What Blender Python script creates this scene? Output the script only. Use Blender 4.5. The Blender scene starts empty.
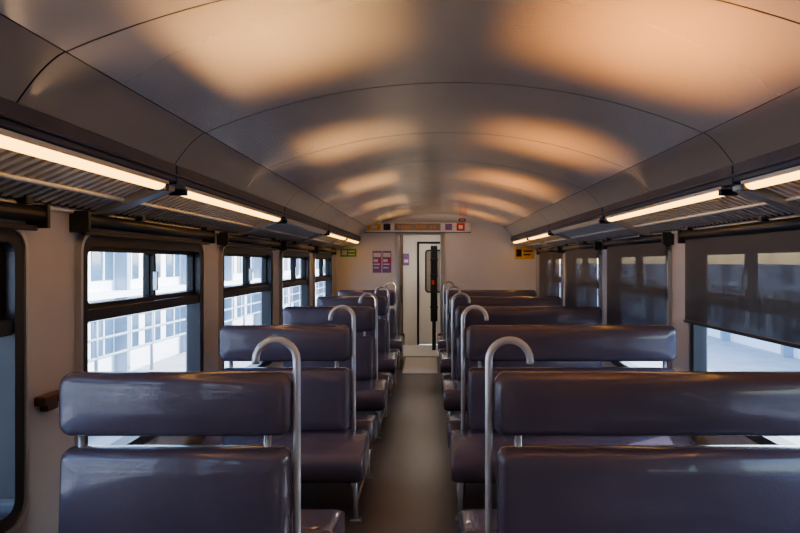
import bpy, bmesh, math, random
from mathutils import Vector, Matrix
random.seed(3)
sc = bpy.context.scene
sc.view_settings.view_transform = 'AgX'
try: sc.view_settings.look = 'AgX - Medium High Contrast'
except Exception as ex: print('look', ex)
EYE = 1.65; F = 640.0
XL, XR = -1.62, 1.87          # side walls
YB, YE = -1.6, 11.2           # rear / end wall
CX = 0.12                     # carriage axis

# ------------------------------------------------------------ materials
def mat(name, col, rough=0.5, metal=0.0, bump=0.0, bscale=60, var=0.0, vscale=3.0,
        emis=None, estr=0, coat=0.0, stretch=None, rvar=0.0, detail=2):
    m = bpy.data.materials.new(name); m.use_nodes = True
    nt = m.node_tree; b = nt.nodes['Principled BSDF']
    b.inputs['Base Color'].default_value = (*col, 1)
    b.inputs['Roughness'].default_value = rough
    b.inputs['Metallic'].default_value = metal
    b.inputs['Coat Weight'].default_value = coat
    if emis:
        b.inputs['Emission Color'].default_value = (*emis, 1)
        b.inputs['Emission Strength'].default_value = estr
    tc = nt.nodes.new('ShaderNodeTexCoord')
    mp = nt.nodes.new('ShaderNodeMapping')
    nt.links.new(tc.outputs['Object'], mp.inputs['Vector'])
    if stretch: mp.inputs['Scale'].default_value = stretch
    if var > 0:
        n = nt.nodes.new('ShaderNodeTexNoise'); n.inputs['Scale'].default_value = vscale
        n.inputs['Detail'].default_value = detail
        nt.links.new(mp.outputs[0], n.inputs['Vector'])
        r = nt.nodes.new('ShaderNodeValToRGB')
        r.color_ramp.elements[0].position = 0.2; r.color_ramp.elements[1].position = 0.8
        r.color_ramp.elements[0].color = (*[c*(1-var) for c in col], 1)
        r.color_ramp.elements[1].color = (*[min(1, c*(1+var)) for c in col], 1)
        nt.links.new(n.outputs['Fac'], r.inputs['Fac'])
        nt.links.new(r.outputs['Color'], b.inputs['Base Color'])
    if bump > 0:
        n2 = nt.nodes.new('ShaderNodeTexNoise'); n2.inputs['Scale'].default_value = bscale
        n2.inputs['Detail'].default_value = 4
        nt.links.new(mp.outputs[0], n2.inputs['Vector'])
        bp = nt.nodes.new('ShaderNodeBump'); bp.inputs['Strength'].default_value = bump
        bp.inputs['Distance'].default_value = 0.01
        nt.links.new(n2.outputs['Fac'], bp.inputs['Height'])
        nt.links.new(bp.outputs[0], b.inputs['Normal'])
    return m

M = {}
M['leather'] = mat('purple_leatherette', (0.088, 0.074, 0.108), 0.24, bump=0.08, bscale=90, var=0.08, vscale=4, coat=0.4)
M['tube'] = mat('grey_enamel_tube', (0.55, 0.55, 0.57), 0.25, metal=0.5, var=0.04, vscale=20)
M['ceil'] = mat('satin_metal_ceiling', (0.74, 0.70, 0.64), 0.26, metal=0.7, var=0.02, vscale=0.8, detail=0)
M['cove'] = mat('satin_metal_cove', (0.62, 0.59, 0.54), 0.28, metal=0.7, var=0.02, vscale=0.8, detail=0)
M['joint'] = mat('joint_black', (0.02, 0.018, 0.015), 0.8)
M['navy'] = mat('navy_fascia', (0.008, 0.014, 0.045), 0.35, var=0.1, coat=0.2)
M['rack'] = mat('rack_grey_metal', (0.58, 0.58, 0.60), 0.4, metal=0.4, var=0.06, vscale=8)
M['wall'] = mat('lilac_grey_laminate', (0.40, 0.40, 0.44), 0.5, bump=0.05, bscale=120, var=0.03, vscale=4)
M['endwall'] = mat('cream_laminate', (0.78, 0.75, 0.72), 0.45, bump=0.03, bscale=100, var=0.02, vscale=3)
M['floor'] = mat('brown_vinyl_floor', (0.105, 0.086, 0.076), 0.32, bump=0.03, bscale=150, var=0.06, vscale=6)
M['pale_floor'] = mat('grey_vinyl_and_sun_patch', (0.64, 0.62, 0.60), 0.35, var=0.05, vscale=10)  # aisle: sunlight painted into the colour; vestibule: plain pale vinyl
M['frame'] = mat('dark_window_frame', (0.040, 0.042, 0.050), 0.35, metal=0.4, var=0.1)
M['alu'] = mat('aluminium_frame', (0.55, 0.56, 0.58), 0.35, metal=0.8, var=0.05)
M['black'] = mat('black_rubber', (0.012, 0.012, 0.013), 0.5, var=0.1)
M['white'] = mat('white_cladding', (0.78, 0.82, 0.88), 0.6, var=0.03, vscale=1)
M['facglass'] = mat('blue_facade_glass', (0.09, 0.16, 0.25), 0.08, metal=0.2, var=0.4, vscale=0.6)
M['concrete'] = mat('platform_concrete', (0.42, 0.42, 0.43), 0.8, var=0.15, vscale=2, bump=0.2)
M['steel'] = mat('painted_steel', (0.30, 0.37, 0.46), 0.4, var=0.05)
M['lamp'] = mat('warm_diffuser', (0.9, 0.8, 0.6), 0.4, emis=(1.0, 0.50, 0.10), estr=5.5)
M['vfill'] = mat('vestibule_fill_glow', (0.9, 0.9, 0.8), 0.4, emis=(1.0, 0.88, 0.74), estr=20)  # glow of the added vestibule fill
M['led'] = mat('orange_led', (0.5, 0.2, 0.06), 0.4, emis=(1.0, 0.25, 0.03), estr=0.1)
M['lampoff'] = mat('unlit_diffuser', (0.55, 0.52, 0.46), 0.35, var=0.04)
M['purple'] = mat('poster_purple', (0.26, 0.14, 0.38), 0.5, var=0.2, vscale=20)
M['green'] = mat('sign_green', (0.14, 0.42, 0.10), 0.5, var=0.1, vscale=20)
M['yellow'] = mat('sign_yellow', (0.85, 0.45, 0.03), 0.5, var=0.1, vscale=20)
M['red'] = mat('sticker_red', (0.7, 0.07, 0.04), 0.5, var=0.1, vscale=20)
M['paper'] = mat('paper_white', (0.75, 0.73, 0.72), 0.6, var=0.03)
M['brown'] = mat('brown_plastic', (0.09, 0.05, 0.035), 0.4, var=0.1)
M['display'] = mat('led_display', (0.30, 0.26, 0.23), 0.2, var=0.1)

def shader_mix(name, kind):
    m = bpy.data.materials.new(name); m.use_nodes = True
    nt = m.node_tree; nt.nodes.clear()
    out = nt.nodes.new('ShaderNodeOutputMaterial')
    mix = nt.nodes.new('ShaderNodeMixShader')
    tr = nt.nodes.new('ShaderNodeBsdfTransparent')
    if kind == 'glass':
        gl = nt.nodes.new('ShaderNodeBsdfGlossy'); gl.inputs['Roughness'].default_value = 0.02
        lw = nt.nodes.new('ShaderNodeLayerWeight'); lw.inputs['Blend'].default_value = 0.5
        pw = nt.nodes.new('ShaderNodeMath'); pw.operation = 'POWER'; pw.inputs[1].default_value = 5.0
        mr = nt.nodes.new('ShaderNodeMapRange'); mr.inputs['To Min'].default_value = 0.05; mr.inputs['To Max'].default_value = 0.85
        nt.links.new(lw.outputs['Facing'], pw.inputs[0]); nt.links.new(pw.outputs[0], mr.inputs['Value'])
        nt.links.new(mr.outputs[0], mix.inputs['Fac'])
        tr.inputs['Color'].default_value = (0.92, 0.96, 0.98, 1)
        nt.links.new(tr.outputs[0], mix.inputs[1]); nt.links.new(gl.outputs[0], mix.inputs[2])
    else:
        b = nt.nodes.new('ShaderNodeBsdfPrincipled')
        b.inputs['Base Color'].default_value = (0.030, 0.026, 0.032, 1)
        b.inputs['Roughness'].default_value = 0.35
        tc = nt.nodes.new('ShaderNodeTexCoord')
        n = nt.nodes.new('ShaderNodeTexNoise'); n.inputs['Scale'].default_value = 8
        nt.links.new(tc.outputs['Object'], n.inputs['Vector'])
        mr = nt.nodes.new('ShaderNodeMapRange')
        mr.inputs['To Min'].default_value = 0.972; mr.inputs['To Max'].default_value = 0.95
        nt.links.new(n.outputs['Fac'], mr.inputs['Value'])
        nt.links.new(mr.outputs[0], mix.inputs['Fac'])
        nt.links.new(tr.outputs[0], mix.inputs[1]); nt.links.new(b.outputs[0], mix.inputs[2])
    nt.links.new(mix.outputs[0], out.inputs['Surface'])
    return m
M['glass'] = shader_mix('window_glass', 'glass')
M['blind'] = shader_mix('dark_mesh_blind', 'blind')

# ------------------------------------------------------------ mesh builder
class MB:
    def __init__(s): s.bm = bmesh.new(); s.mats = []
    def mi(s, k):
        if k not in s.mats: s.mats.append(k)
        return s.mats.index(k)
    def box(s, x0, x1, y0, y1, z0, z1, k, bev=0.0, seg=3):
        s.hexa([(x, y, z) for x in (x0, x1) for y in (y0, y1) for z in (z0, z1)], k, bev, seg)
    def hexa(s, pts, k, bev=0.0, seg=3):
        v = [s.bm.verts.new(p) for p in pts]
        fs = [(0,1,3,2),(4,6,7,5),(0,4,5,1),(2,3,7,6),(0,2,6,4),(1,5,7,3)]
        faces = [s.bm.faces.new([v[i] for i in f]) for f in fs]
        i = s.mi(k)
        for f in faces: f.material_index = i
        if bev > 0:
            es = list({e for f in faces for e in f.edges})
            r = bmesh.ops.bevel(s.bm, geom=es, offset=bev, segments=seg, profile=0.5, affect='EDGES')
            for f in r['faces']: f.material_index = i; f.smooth = True
    def quad(s, pts, k):
        f = s.bm.faces.new([s.bm.verts.new(p) for p in pts]); f.material_index = s.mi(k)
    def tube(s, pts, r, k, n=12):
        pts = [Vector(p) for p in pts]; rings = []; i = s.mi(k)
        t0 = (pts[1]-pts[0]).normalized()
        u = t0.orthogonal().normalized()
        for j, p in enumerate(pts):
            if j == 0: t = t0
            elif j == len(pts)-1: t = (pts[-1]-pts[-2]).normalized()
            else: t = ((pts[j+1]-p).normalized()+(p-pts[j-1]).normalized()).normalized()
            u = (u - t*u.dot(t)).normalized(); w = t.cross(u)
            rings.append([s.bm.verts.new(p+(u*math.cos(a)+w*math.sin(a))*r) for a in [2*math.pi*q/n for q in range(n)]])
        for a, b in zip(rings, rings[1:]):
            for q in range(n):
                f = s.bm.faces.new([a[q], a[(q+1)%n], b[(q+1)%n], b[q]]); f.smooth = True; f.material_index = i
        for rg in (rings[0], rings[-1]):
            f = s.bm.faces.new(rg); f.material_index = i
    def loops(s, rings, k, cap=True, closed=True, smooth=True):
        i = s.mi(k)
        R = [[s.bm.verts.new(p) for p in r] for r in rings]
        n = len(R[0])
        for a, b in zip(R, R[1:]):
            for q in range(n if closed else n-1):
                f = s.bm.faces.new([a[q], a[(q+1)%n], b[(q+1)%n], b[q]]); f.smooth = smooth; f.material_index = i
        if cap:
            for r in (R[0], R[-1]):
                f = s.bm.faces.new(r); f.material_index = i; f.smooth = smooth
    def obj(s, name, parent=None, loc=(0,0,0)):
        bmesh.ops.recalc_face_normals(s.bm, faces=s.bm.faces)
        me = bpy.data.meshes.new(name); s.bm.to_mesh(me); s.bm.free()
        for k in s.mats: me.materials.append(M[k])
        o = bpy.data.objects.new(name, me); sc.collection.objects.link(o)
        o.location = loc
        if parent: o.parent = parent
        return o
def empty(name, loc=(0,0,0)):
    e = bpy.data.objects.new(name, None); e.empty_display_size = 0.1
    e.location = loc; sc.collection.objects.link(e); return e

def rrect(a0, a1, b0, b1, R, n=6):
    R = max(0.001, min(R, (a1-a0)/2-1e-4, (b1-b0)/2-1e-4)); pts = []
    for (ca, cb, st) in ((a1-R, b1-R, 0), (a0+R, b1-R, 90), (a0+R, b0+R, 180), (a1-R, b0+R, 270)):
        for j in range(n+1):
            t = math.radians(st+90*j/n); pts.append((ca+R*math.cos(t), cb+R*math.sin(t)))
    return pts
def puffy(mb, x0, x1, z0, z1, th, R, r, k, yfun=None, bulge=0.008):
    rings = []
    def ring(ins, y):
        pts = rrect(x0+ins, x1-ins, z0+ins, z1-ins, R-ins*0.6)
        return [(p[0], y*(yfun(p[1]) if yfun else 1), p[1]) for p in pts]
    rings.append(ring(r+0.06, -(th/2+bulge)))
    rings.append(ring(r+0.03, -(th/2+bulge*0.8)))
    for j in range(0, 13):
        t = math.pi*j/12
        rings.append(ring(r*(1-math.sin(t)), -math.cos(t)*th/2))
    rings.append(ring(r+0.03, (th/2+bulge*0.8)))
    rings.append(ring(r+0.06, (th/2+bulge)))
    mb.loops(rings, k)

# ------------------------------------------------------------ benches
def bench(name, yc, bx0, bx1, cx0, cx1, side):
    e = empty(name, (0, yc, 0))
    a = bx1 if side < 0 else bx0            # aisle end of back
    d = -1 if side < 0 else 1               # direction from aisle towards wall
    mb = MB(); puffy(mb, bx0, bx1, 0.957, 1.214, 0.11, 0.055, 0.04, 'leather'); mb.obj('headrest', e)
    yf = lambda z: 1.0 + max(0, (0.91-z))*1.1
    mb = MB(); puffy(mb, bx0+0.012, bx1-0.004, 0.47, 0.915, 0.13, 0.045, 0.035, 'leather', yf); mb.obj('backrest', e)
    for sgn, nm in ((-1, 'seat_cushion_near'), (1, 'seat_cushion_far')):
        mb = MB()
        raw = [(0.10,0.50),(0.20,0.497),(0.34,0.480),(0.46,0.470),(0.52,0.462),(0.560,0.445),(0.582,0.41),(0.585,0.37),(0.57,0.32),(0.54,0.285),(0.49,0.27),(0.30,0.275),(0.10,0.30)]
        rings = []
        for (x, s) in ((cx0, .80), (cx0+.008, .90), (cx0+.025, .965), (cx0+.05, 1), (cx1-.05, 1), (cx1-.025, .965), (cx1-.008, .90), (cx1, .80)):
            rings.append([(x, sgn*(0.34+(p[0]-0.34)*(s*.3+.7)), 0.385+(p[1]-0.385)*s) for p in raw])
        mb.loops(rings, 'leather')
        mb.obj(nm, e)
    mb = MB()
    px = a - d*0.018
    r = 0.0155
    pts = [(px, 0, 0.012), (px, 0, 0.6), (px, 0, 1.258)]
    for j in range(1, 13):
        t = math.pi*j/12
        pts.append((px + d*0.083*(1-math.cos(t)), 0, 1.258+0.083*math.sin(t)))
    pts.append((px+d*0.166, 0, 1.245))
    mb.tube(pts, r, 'tube')
    w = (bx1 if d > 0 else bx0) - d*0.08
    for x in (a+d*0.10, w):
        mb.tube([(x, 0, 0.45), (x, 0, 1.0)], 0.014, 'tube')
    mb.box(min(a, w)-0.0, max(a, w), -0.03, 0.03, 0.24, 0.29, 'tube', 0.006)
    ca = (cx1 if side < 0 else cx0)
    for x in (ca+d*0.06, w):
        mb.tube([(x, -0.53, 0.275), (x, -0.30, 0.262), (x, 0.30, 0.262), (x, 0.53, 0.275)], 0.016, 'tube')
        for sg in (-1, 1):
            mb.tube([(x, sg*0.47, 0.27), (x, sg*0.42, 0.14), (x, sg*0.40, 0.0)], 0.017, 'tube')
            mb.box(x-0.035, x+0.035, sg*0.40-0.035, sg*0.40+0.035, 0.0, 0.012, 'tube', 0.003, 2)
        mb.tube([(x, -0.42, 0.11), (x, 0.42, 0.11)], 0.012, 'tube')
    mb.obj('tubular_frame', e)
    return e
ROWS = [0.62, 2.57, 4.51, 6.45, 8.40, 10.35]
for y in ROWS:
    bench('two_seat_bench', y, -1.475, -0.548, -1.50, -0.41, -1)
    bench('three_seat_bench', y, 0.258, 1.74, 0.14, 1.76, 1)

# ------------------------------------------------------------ floor
mb = MB(); mb.box(XL-0.1, XR+0.1, YB-0.1, 13.3, -0.12, 0.0, 'floor'); mb.obj('floor')
mb = MB(); mb.box(-0.40, 0.13, 9.55, 11.15, 0.0, 0.006, 'pale_floor')  # sunlit part of the aisle floor, painted as a paler sheet
mb.box(-0.40, 0.13, 9.53, 9.56, 0.0, 0.009, 'alu'); mb.obj('sunlit_floor_patch')
mb = MB(); mb.box(-0.88, 0.88, 11.3, 12.85, 0.0, 0.006, 'pale_floor'); mb.obj('floor_vestibule')

# ------------------------------------------------------------ side walls with openings
WZ0, WZ1 = 0.66, 1.78
WIN = [(0.97+2.0*k, 2.50+2.0*k) for k in range(-1, 5)]
def sidewall(name, xi, xo):
    x0, x1 = min(xi, xo), max(xi, xo)
    mb = MB()
    mb.box(x0, x1, YB, YE, 0, WZ0, 'wall')
    mb.box(x0, x1, YB, YE, WZ1, 2.35, 'wall')
    y = YB
    for (a, b) in WIN:
        mb.box(x0, x1, y, a, WZ0, WZ1, 'wall'); y = b
    mb.box(x0, x1, y, YE, WZ0, WZ1, 'wall')
    mb.obj(name)
sidewall('wall_left', XL, XL-0.09)
sidewall('wall_right', XR, XR+0.09)
def ring_frame(mb, x0, x1, ya, yb, za, zb, w, R, k, Rin=None):
    o = rrect(ya, yb, za, zb, R); i_ = rrect(ya+w, yb-w, za+w, zb-w, Rin if Rin else max(R-w, 0.01))
    rings = [[(x0, *p) for p in o], [(x1, *p) for p in o], [(x1, *p) for p in i_], [(x0, *p) for p in i_], [(x0, *p) for p in o]]
    mb.loops(rings, k, cap=False, smooth=False)
wn = 0
for side, xi in ((-1, XL), (1, XR)):
    for (a, b) in WIN:
        wn += 1
        e = empty('window_%d' % wn, (xi, (a+b)/2, (WZ0+WZ1)/2)); L = Vector(e.location)
        inn = -side
        def X(t): return xi + inn*t
        def mk(mb, nm):
            o = mb.obj(nm, e, loc=-L); return o
        mb = MB()
        ring_frame(mb, X(-0.07), X(0.022), a-0.025, b+0.025, WZ0-0.025, WZ1+0.005, 0.055, 0.09, 'frame', 0.05); mk(mb, 'outer_frame')
        mb = MB()
        ring_frame(mb, X(0.0), X(0.03), a-0.045, b+0.045, WZ0-0.045, WZ1+0.02, 0.02, 0.10, 'alu'); mk(mb, 'trim_bead')
        zt = 1.40
        mb = MB(); mb.box(min(X(-0.06), X(0.012)), max(X(-0.06), X(0.012)), a+0.02, b-0.02, zt-0.03, zt+0.03, 'frame', 0.006, 2)
        ym = (a+b)/2 + 0.03
        ring_frame(mb, X(-0.035), X(0.005), a+0.03, ym+0.02, zt+0.025, WZ1-0.045, 0.03, 0.05, 'black')
        ring_frame(mb, X(-0.055), X(-0.02), ym-0.02, b-0.03, zt+0.025, WZ1-0.045, 0.03, 0.05, 'black')
        mb.box(min(X(0.0), X(0.03)), max(X(0.0), X(0.03)), ym-0.015, ym+0.0, zt+0.09, zt+0.2, 'alu', 0.004, 2)
        mk(mb, 'sliding_vent_sash')
        mb = MB(); xg = X(-0.045); mb.quad([(xg, a+.02, WZ0+.02), (xg, b-.02, WZ0+.02), (xg, b-.02, WZ1-.03), (xg, a+.02, WZ1-.03)], 'glass'); mk(mb, 'glazing')
        if side < 0:
            zb = 1.70
        else:
            zb = 1.25 if a < 4 else 1.03
        bl = empty('roller_blind', (xi, (a+b)/2, 1.83)); L2 = Vector(bl.location)
        mb = MB()
        mb.tube([(X(0.055), a-0.07, 1.845), (X(0.055), b+0.07, 1.845)], 0.032, 'frame')
        mb.box(min(X(0.0), X(0.09)), max(X(0.0), X(0.09)), a-0.09, a-0.07, 1.79, 1.885, 'frame', 0.004, 2)
        mb.box(min(X(0.0), X(0.09)), max(X(0.0), X(0.09)), b+0.07, b+0.09, 1.79, 1.885, 'frame', 0.004, 2)
        mb.obj('roller_tube', bl, loc=-L2)
        if side > 0:
            mb = MB(); xg = X(0.05); mb.quad([(xg, a-.05, zb), (xg, b+.05, zb), (xg, b+.05, 1.85), (xg, a-.05, 1.85)], 'blind'); mb.obj('mesh_fabric', bl, loc=-L2)
        zz = zb if side > 0 else 1.80
        mb = MB(); mb.box(min(X(0.04), X(0.06)), max(X(0.04), X(0.06)), a-0.055, b+0.055, zz-0.022, zz, 'frame', 0.004, 2); mb.obj('pull_bar', bl, loc=-L2)
for side, xi in ((-1, XL), (1, XR)):
    mb = MB(); x0, x1 = sorted((xi, xi-side*0.045))
    mb.box(x0, x1, YB+0.01, YE-0.01, 0.0, 0.16, 'rack', 0.008, 2)
    mb.obj('baseboard_left' if side < 0 else 'baseboard_right')

# ------------------------------------------------------------ ceiling
ZF = 2.115
def arch_pts(dz=0.0):
    hw, zk, za = 1.19, 2.27, 2.51
    sag = za-zk; R = (hw*hw+sag*sag)/(2*sag); zc = za-R
    th = math.asin(hw/R)
    return [(CX+R*math.sin(t)*1.0, zc+R*math.cos(t)+dz) for t in [(-th+2*th*j/32) for j in range(33)]]
AR = arch_pts()
def cove_pts(sd):
    xk = AR[0][0] if sd < 0 else AR[-1][0]; zk = AR[0][1]
    xf = CX + sd*1.335; P = []
    for j in range(9):
        t = j/8
        x = xk + (xf-xk)*t; z = zk + (ZF-zk)*(t**1.12) + 0.012*math.sin(math.pi*t)
        P.append((x, z))
    return P
joints = [YB, -0.46, 0.71, 1.88, 3.05, 4.22, 5.39, 6.56, 7.73, 8.90, 10.07, YE]
mb = MB(); g = 0.004
for a, b in zip(joints, joints[1:]):
    ya, yb = a+g, b-g
    P = [(x, z) for x, z in AR]; P[0] = (P[0][0]+0.005, P[0][1]+0.001); P[-1] = (P[-1][0]-0.005, P[-1][1]+0.001)
    i = mb.mi('ceil')
    A = [mb.bm.verts.new((x, ya, z)) for x, z in P]; B = [mb.bm.verts.new((x, yb, z)) for x, z in P]
    for j in range(len(A)-1):
        f = mb.bm.faces.new([A[j], A[j+1], B[j+1], B[j]]); f.smooth = True; f.material_index = i
    for sd in (-1, 1):
        C = cove_pts(sd)
        A = [mb.bm.verts.new((x, ya, z)) for x, z in C]; B = [mb.bm.verts.new((x, yb, z)) for x, z in C]
        for j in range(len(A)-1):
            f = mb.bm.faces.new([A[j], A[j+1], B[j+1], B[j]]); f.smooth = True; f.material_index = mb.mi('cove')
full = [(XL-0.09, 2.33), (XL+0.1, 2.30)] + [(x, z+0.006) for x, z in reversed(cove_pts(-1))] + [(x, z+0.006) for x, z in AR[1:-1]] + [(x, z+0.006) for x, z in cove_pts(1)] + [(XR-0.1, 2.30), (XR+0.09, 2.33)]
A = [mb.bm.verts.new((x, YB-0.1, z)) for x, z in full]; B = [mb.bm.verts.new((x, YE+0.1, z)) for x, z in full]
for j in range(len(A)-1):
    f = mb.bm.faces.new([A[j], A[j+1], B[j+1], B[j]]); f.material_index = mb.mi('joint')
mb.obj('ceiling')

# ------------------------------------------------------------ racks, fascias, lamps
LAMPS = [(-1.3, 0.72, True), (0.9, 2.94, True), (3.2, 5.22, True), (5.45, 7.55, False), (7.8, 9.35, True), (9.5, 11.05, True)]
for side, xw in ((-1, XL), (1, XR)):
    xf = CX + side*1.335
    xi = CX + side*1.315
    e = empty('luggage_rack', (xw, 5, 2.0)); L = Vector(e.location)
    def bx(mb, xa, xb, *r, **kw): mb.box(min(xa, xb), max(xa, xb), *r, **kw)
    mb = MB()
    bx(mb, xi, xi+side*0.035, YB+0.01, YE-0.01, 2.03, 2.118, 'navy', bev=0.008)
    bx(mb, xi-side*0.012, xi+side*0.005, YB+0.01, YE-0.01, 2.055, 2.068, 'navy', bev=0.004)
    for y in (0.81, 3.07, 5.33, 7.68):
        bx(mb, xi-side*0.006, xi+side*0.04, y-0.05, y+0.05, 2.02, 2.112, 'navy', bev=0.006)
    mb.obj('navy_fascia_beam', e, loc=-L)
    xa, za = xi+side*0.10, 2.02; xb, zb = xw-side*0.012, 1.885
    mb = MB()
    y = YB+0.05
    while y < YE-0.05:
        mb.hexa([(xa, y, za), (xa, y, za+0.012), (xa, y+0.030, za), (xa, y+0.030, za+0.012),
                 (xb, y, zb), (xb, y, zb+0.012), (xb, y+0.030, zb), (xb, y+0.030, zb+0.012)], 'rack')
        y += 0.062
    for t in (0.0, 0.5, 1.0):
        x = xa+(xb-xa)*t; z = za+(zb-za)*t
        mb.tube([(x, YB+0.02, z-0.002), (x, YE-0.02, z-0.002)], 0.011, 'rack', 8)
    mb.obj('slatted_tray', e, loc=-L)
    mb = MB()
    for y in [-0.46, 1.0, 3.07, 5.33, 7.68, 9.4, 11.0]:
        mb.hexa([(xa-side*.06, y-0.045, za-0.02), (xa-side*.06, y-0.045, za+0.03), (xa-side*.06, y+0.045, za-0.02), (xa-side*.06, y+0.045, za+0.03),
                 (xb, y-0.045, zb-0.025), (xb, y-0.045, zb+0.03), (xb, y+0.045, zb-0.025), (xb, y+0.045, zb+0.03)], 'alu', 0.004, 2)
    mb.obj('support_bracket', e, loc=-L)
    mb = MB()
    mb.tube([(xw-side*0.03, YB+0.02, 1.915), (xw-side*0.03, YE-0.02, 1.915)], 0.022, 'frame', 10)
    for y in [1.5+1.0*k for k in range(10)]:
        bx(mb, xw-side*0.001, xw-side*0.062, y-0.02, y+0.02, 1.88, 1.945, 'frame', bev=0.004)
    mb.obj('wall_rail', e, loc=-L)
    for (a, b, on) in LAMPS:
        le = empty('strip_light', (xi, (a+b)/2, 2.0)); L3 = Vector(le.location)
        mb = MB()
        bx(mb, xi+side*0.01, xi+side*0.095, a-0.03, b+0.03, 2.012, 2.035, 'alu', bev=0.003, seg=2)
        bx(mb, xi+side*0.01, xi+side*0.095, a-0.03, a, 1.985, 2.02, 'navy', bev=0.003, seg=2)
        bx(mb, xi+side*0.01, xi+side*0.095, b, b+0.03, 1.985, 2.02, 'navy', bev=0.003, seg=2)
        mb.obj('housing', le, loc=-L3)
        mb = MB(); prof = []
        for j in range(9):
            t = math.pi*j/8
            prof.append((xi+side*(0.052-0.036*math.cos(t)), 2.012-0.024*math.sin(t)))
        mb.loops([[(x, a, z) for x, z in prof], [(x, b, z) for x, z in prof]], 'lamp' if on else 'lampoff')
        mb.obj('diffuser', le, loc=-L3)
        # added warm fill along the fascia to brighten the ceiling, no fitting there
        ld = bpy.data.lights.new('added_ceiling_fill', 'AREA'); ld.shape = 'RECTANGLE'; ld.size = 0.04; ld.size_y = 2.1
        ld.energy = 4.4; ld.color = (1.0, 0.66, 0.40); ld.spread = math.radians(130)
        lo = bpy.data.objects.new('added_ceiling_fill', ld); sc.collection.objects.link(lo)
        lo.parent = le; lo.location = Vector((xi-side*0.03, (a+b)/2, 2.12)) - L3
        lo.rotation_euler = Vector((-side*1.0, 0, 0.55)).to_track_quat('-Z', 'Y').to_euler()

# ------------------------------------------------------------ end walls
DX0, DX1, DZ = -0.515, 0.195, 2.175
def wall_arch(name, y0, y1, door):
    mb = MB()
    top = [(XL, 2.33)] + [(x, z+0.005) for x, z in reversed(cove_pts(-1))] + [(x, z+0.005) for x, z in AR[1:-1]] + [(x, z+0.005) for x, z in cove_pts(1)] + [(XR, 2.33)]
    if not door:
        poly = [(XL, 0)] + top + [(XR, 0)]
        mb.loops([[(x, y0, z) for x, z in poly], [(x, y1, z) for x, z in poly]], 'endwall', smooth=False)
    else:
        def slab(poly): mb.loops([[(x, y0, z) for x, z in poly], [(x, y1, z) for x, z in poly]], 'endwall', smooth=False)
        zt = lambda X: next((z0+(z1-z0)*(X-x0)/(x1-x0) for (x0, z0), (x1, z1) in zip(top, top[1:]) if x0 <= X <= x1), 2.5)
        slab([(XL, 0)] + [p for p in top if p[0] < DX0] + [(DX0, zt(DX0)), (DX0, 0)])
        slab([(DX1, 0), (DX1, zt(DX1))] + [p for p in top if p[0] > DX1] + [(XR, 0)])
        slab([(DX0, DZ), (DX0, zt(DX0))] + [p for p in top if DX0 < p[0] < DX1] + [(DX1, zt(DX1)), (DX1, DZ)])
    mb.obj(name)
wall_arch('wall_end', YE, YE+0.08, True)
wall_arch('wall_rear', YB-0.08, YB, False)
e = empty('door_1', (0, YE, 0)); L = Vector(e.location)
mb = MB()
mb.box(DX0-0.07, DX0, YE-0.03, YE+0.09, 0, DZ+0.0, 'alu', 0.012)
mb.box(DX1, DX1+0.07, YE-0.03, YE+0.09, 0, DZ+0.0, 'alu', 0.012)
mb.box(DX0-0.07, DX1+0.07, YE-0.03, YE+0.09, DZ-0.03, DZ+0.005, 'alu', 0.012)
mb.obj('door_surround', e, loc=-L)
mb = MB()
mb.box(DX0-0.02, DX0+0.045, YE+0.092, YE+0.125, 0.01, DZ-0.01, 'paper', 0.006, 2)
mb.box(DX0+0.045, DX0+0.055, YE+0.092, YE+0.125, 0.01, DZ-0.01, 'black', 0.002, 2)
mb.tube([(DX0+0.03, YE+0.085, 0.95), (DX0+0.03, YE+0.065, 0.98), (DX0+0.03, YE+0.065, 1.22), (DX0+0.03, YE+0.085, 1.25)], 0.009, 'tube', 8)
mb.obj('sliding_leaf', e, loc=-L)
VY = 12.9
mb = MB(); mb.box(-1.0, -0.9, YE+0.08, VY, 0, 2.35, 'endwall'); mb.obj('wall_vestibule_left')
mb = MB(); mb.box(0.9, 1.0, YE+0.08, VY, 0, 2.35, 'endwall'); mb.obj('wall_vestibule_right')
mb = MB(); mb.box(-1.0, 1.0, YE+0.08, VY+0.1, 2.28, 2.36, 'endwall'); mb.obj('ceiling_vestibule')
mb = MB()
mb.box(-0.9, -0.22, VY, VY+0.08, 0, 2.28, 'endwall'); mb.box(0.50, 0.9, VY, VY+0.08, 0, 2.28, 'endwall'); mb.box(-0.22, 0.5, VY, VY+0.08, 2.05, 2.28, 'endwall')
mb.obj('wall_vestibule_end')
mb = MB(); mb.box(-0.5, 0.3, 11.9, 12.1, 2.245, 2.28, 'vfill', 0.01); mb.box(-0.54, 0.34, 11.86, 12.14, 2.26, 2.28, 'alu'); mb.obj('vestibule_fill_light')  # added out of view to brighten the vestibule behind the door
e = empty('door_2', (0, VY, 0)); L = Vector(e.location)
mb = MB()
mb.box(-0.24, -0.20, VY-0.03, VY+0.05, 0.0, 2.08, 'black', 0.006, 2)
mb.box(0.48, 0.52, VY-0.03, VY+0.05, 0.0, 2.08, 'black', 0.006, 2)
mb.box(-0.24, 0.52, VY-0.03, VY+0.05, 2.04, 2.08, 'black', 0.006, 2)
mb.obj('rubber_frame', e, loc=-L)
mb = MB()
mb.box(-0.20, 0.48, VY+0.0, VY+0.035, 0.01, 2.04, 'endwall', 0.006, 2)
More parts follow.
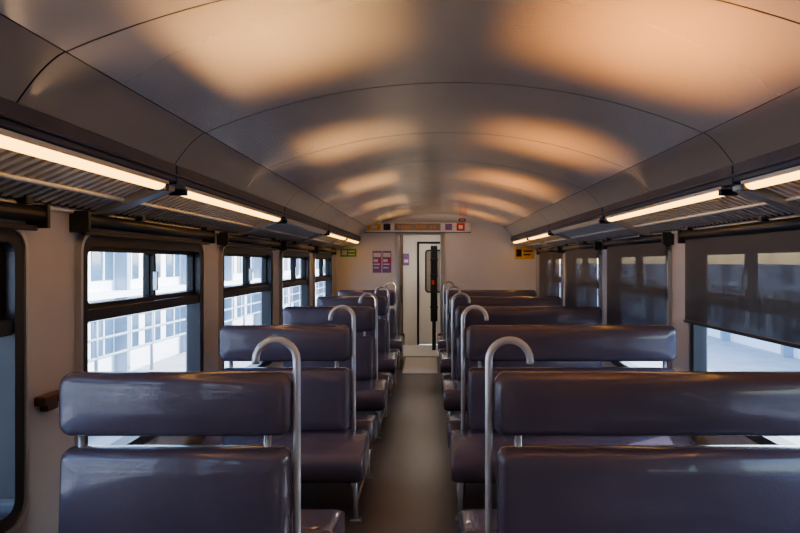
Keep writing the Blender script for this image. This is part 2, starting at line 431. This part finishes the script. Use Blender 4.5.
def ring_xz(mb, y0, y1, xa, xb, za, zb, w, R, k):
    o = rrect(xa, xb, za, zb, R); i_ = rrect(xa+w, xb-w, za+w, zb-w, max(R-w, 0.01))
    mb.loops([[(p[0], y0, p[1]) for p in o], [(p[0], y1, p[1]) for p in o], [(p[0], y1, p[1]) for p in i_], [(p[0], y0, p[1]) for p in i_], [(p[0], y0, p[1]) for p in o]], k, cap=False, smooth=False)
ring_xz(mb, VY-0.012, VY+0.0, -0.08, 0.36, 1.05, 1.92, 0.03, 0.07, 'black')
mb.box(-0.05, 0.33, VY-0.006, VY-0.001, 1.08, 1.89, 'display')
mb.obj('door_leaf', e, loc=-L)
mb = MB()
mb.box(0.03, 0.16, 12.0, 12.2, 0.55, 1.98, 'black', 0.02)
for z in (0.8, 1.1, 1.4, 1.7): mb.box(0.02, 0.17, 11.99, 12.21, z, z+0.03, 'black', 0.008, 2)
mb.box(0.06, 0.13, 12.05, 12.15, 0.006, 0.56, 'frame', 0.01, 2)
mb.box(0.05, 0.10, 11.98, 11.995, 1.25, 1.33, 'red')
mb.obj('folded_gangway_door')

# ------------------------------------------------------------ signs
mb = MB()
mb.box(-1.12, 0.72, YE-0.10, YE-0.005, 2.185, 2.365, 'paper', 0.02)
mb.box(-1.13, 0.73, YE-0.08, YE-0.005, 2.178, 2.19, 'frame')
mb.box(-0.60, 0.20, YE-0.106, YE-0.099, 2.215, 2.335, 'display', 0.004, 2)
for j in range(11):
    if j in (4, 8): continue
    mb.box(-0.54+j*0.062, -0.54+j*0.062+0.04, YE-0.109, YE-0.105, 2.25, 2.30, 'led')
mb.box(-1.06, -0.84, YE-0.106, YE-0.099, 2.215, 2.335, 'yellow'); mb.box(-1.01, -0.9, YE-0.109, YE-0.105, 2.245, 2.305, 'paper')
mb.box(-0.79, -0.67, YE-0.106, YE-0.099, 2.22, 2.33, 'frame')
mb.box(0.28, 0.40, YE-0.106, YE-0.099, 2.22, 2.33, 'purple'); mb.box(0.48, 0.62, YE-0.106, YE-0.099, 2.21, 2.34, 'red')
mb.box(0.515, 0.585, YE-0.109, YE-0.105, 2.245, 2.305, 'paper')
mb.obj('passenger_information_display')
def poster(name, x0, x1, z0, z1, base, blocks):
    mb = MB(); mb.box(x0, x1, YE-0.008, YE-0.001, z0, z1, base)
    for (a, b, c, d, k) in blocks:
        mb.box(x0+(x1-x0)*a, x0+(x1-x0)*b, YE-0.010, YE-0.007, z0+(z1-z0)*c, z0+(z1-z0)*d, k)
    mb.obj(name)
pb = [(.08,.92,.72,.92,'paper'), (.1,.6,.5,.62,'paper'), (.1,.8,.36,.42,'paper'), (.1,.7,.2,.26,'paper'), (.65,.92,.45,.66,'red')]
poster('notice_poster', -0.985, -0.83, 1.48, 1.86, 'purple', pb)
poster('notice_poster', -0.815, -0.66, 1.48, 1.86, 'purple', pb)
poster('green_pictogram_sign', -1.55, -1.27, 1.76, 1.90, 'green', [(.1,.4,.2,.8,'paper'), (.5,.9,.2,.35,'paper'), (.5,.9,.6,.75,'paper')])
poster('yellow_warning_sign', 1.50, 1.84, 1.72, 1.93, 'yellow', [(.08,.35,.2,.8,'black'), (.45,.9,.6,.72,'black'), (.45,.8,.3,.42,'black')])
poster('no_smoking_sticker', 0.52, 0.64, 2.375, 2.43, 'red', [(.2,.8,.3,.7,'paper')])
mb = MB()
mb.box(-0.86, -0.40, VY-0.01, VY-0.001, 1.60, 1.84, 'purple'); mb.box(-0.5, -0.42, VY-0.013, VY-0.009, 1.66, 1.72, 'paper'); mb.box(-0.8, -0.58, VY-0.013, VY-0.009, 1.66, 1.72, 'paper')
mb.obj('safety_notice')
mb = MB(); mb.box(XL, XL+0.05, 2.62, 2.78, 1.06, 1.10, 'brown', 0.008); mb.box(XL, XL+0.035, 2.66, 2.74, 1.03, 1.065, 'brown', 0.006); mb.obj('coat_hook_plate')

# ------------------------------------------------------------ outside
mb = MB()
mb.box(-60, 60, -40, 90, -1.3, -1.2, 'concrete'); mb.obj('ground')
def facade(name, x, sd, H):
    mb = MB()
    mb.box(min(x, x+sd*3), max(x, x+sd*3), -30, 70, -1.2, H, 'white')
    z = -0.5
    while z < H-1.0:
        y = -29
        while y < 69:
            mb.box(min(x-sd*0.02, x+sd*0.05), max(x-sd*0.02, x+sd*0.05), y, y+0.95, z, z+1.15, 'facglass')
            mb.box(min(x-sd*0.05, x), max(x-sd*0.05, x), y+0.45, y+0.50, z, z+1.15, 'white')
            y += 1.35
        mb.box(min(x-sd*0.35, x), max(x-sd*0.35, x), -30, 70, z+1.35, z+1.5, 'white')
        z += 1.75
    y = -29.2
    while y < 69:
        mb.box(min(x-sd*0.30, x), max(x-sd*0.30, x), y-0.08, y+0.08, -1.2, H, 'steel'); y += 4.05
    mb.obj(name)
facade('station_building', -7.5, -1, 4.4)
facade('warehouse_building', 11.0, 1, 1.6)
mb = MB(); mb.box(-5.5, -2.4, -30, 60, -1.2, -0.35, 'concrete', 0.02)
mb.obj('station_platform')
mb = MB()
for y in range(-20, 50, 2):
    mb.tube([(-5.2, y, -0.35), (-5.2, y, 0.75)], 0.03, 'steel', 8)
for z in (0.15, 0.45, 0.75): mb.tube([(-5.2, -20, z), (-5.2, 48, z)], 0.025, 'steel', 8)
mb.obj('platform_railing')
# added lights with invented housings, aimed up through the windows to warm the vault
for sd in (-1, 1):
    x = CX + sd*4.12; tx = CX - sd*0.66; zb = -0.35 if sd < 0 else -1.2
    zl = -0.20 if sd < 0 else -0.72
    for n_, (a, b) in enumerate(WIN[1:]):
        yw = (a+b)/2; yl = yw-0.50
        fe = empty('added_vault_glow', (x, yl, zl)); L = Vector(fe.location)
        mb = MB()
        mb.box(x-0.06, x+0.06, yl-0.4, yl+0.4, zb, zl-0.035, 'steel', 0.01)
        mb.box(x-0.10, x+0.10, yl-0.5, yl+0.5, zl-0.06, zl-0.015, 'frame', 0.01)
        mb.obj('vault_glow_housing', fe, loc=-L)
        ld = bpy.data.lights.new('vault_glow_beam', 'AREA'); ld.shape = 'RECTANGLE'; ld.size = 0.08; ld.size_y = 0.8
        base = [16, 9, 9, 7, 6][n_]
        ld.energy = base if sd < 0 else base*0.75; ld.color = (1.0, 0.38, 0.08) if sd < 0 else (1.0, 0.50, 0.18)
        ld.spread = math.radians(8)
        lo = bpy.data.objects.new('vault_glow_beam', ld); sc.collection.objects.link(lo)
        lo.parent = fe; lo.location = (0, 0, 0.03)
        dv = Vector((tx-x, 1.0, 2.42-zl-0.03)).normalized()
        zax = -dv; yax = (Vector((0, 1, 0)) - zax*zax.y).normalized(); xax = yax.cross(zax)
        lo.rotation_euler = Matrix((xax, yax, zax)).transposed().to_euler()

# ------------------------------------------------------------ light
w = bpy.data.worlds.new('sky'); sc.world = w; w.use_nodes = True
nt = w.node_tree; bg = nt.nodes['Background']
sky = nt.nodes.new('ShaderNodeTexSky'); sky.sky_type = 'NISHITA'; sky.sun_disc = False
sky.sun_elevation = math.radians(38); sky.sun_rotation = math.radians(60)
nt.links.new(sky.outputs[0], bg.inputs['Color']); bg.inputs['Strength'].default_value = 1.15
sd_ = bpy.data.lights.new('sun', 'SUN'); sd_.energy = 12.0; sd_.angle = 0.01; sd_.color = (1, 0.93, 0.84)
so = bpy.data.objects.new('sun', sd_); sc.collection.objects.link(so)
d = Vector((-0.75, -0.38, -0.60)).normalized()
so.rotation_euler = d.to_track_quat('-Z', 'Y').to_euler(); so.location = (20, 10, 20)

# ------------------------------------------------------------ camera
cd = bpy.data.cameras.new('camera'); cam = bpy.data.objects.new('camera', cd); sc.collection.objects.link(cam)
cd.sensor_width = 36; cd.lens = F/800*36; cam.location = (0, 0, EYE); cam.rotation_euler = (math.pi/2, 0, 0)
cd.shift_x = -29/800; cd.shift_y = -3.5/800; cd.clip_start = 0.05
sc.camera = cam
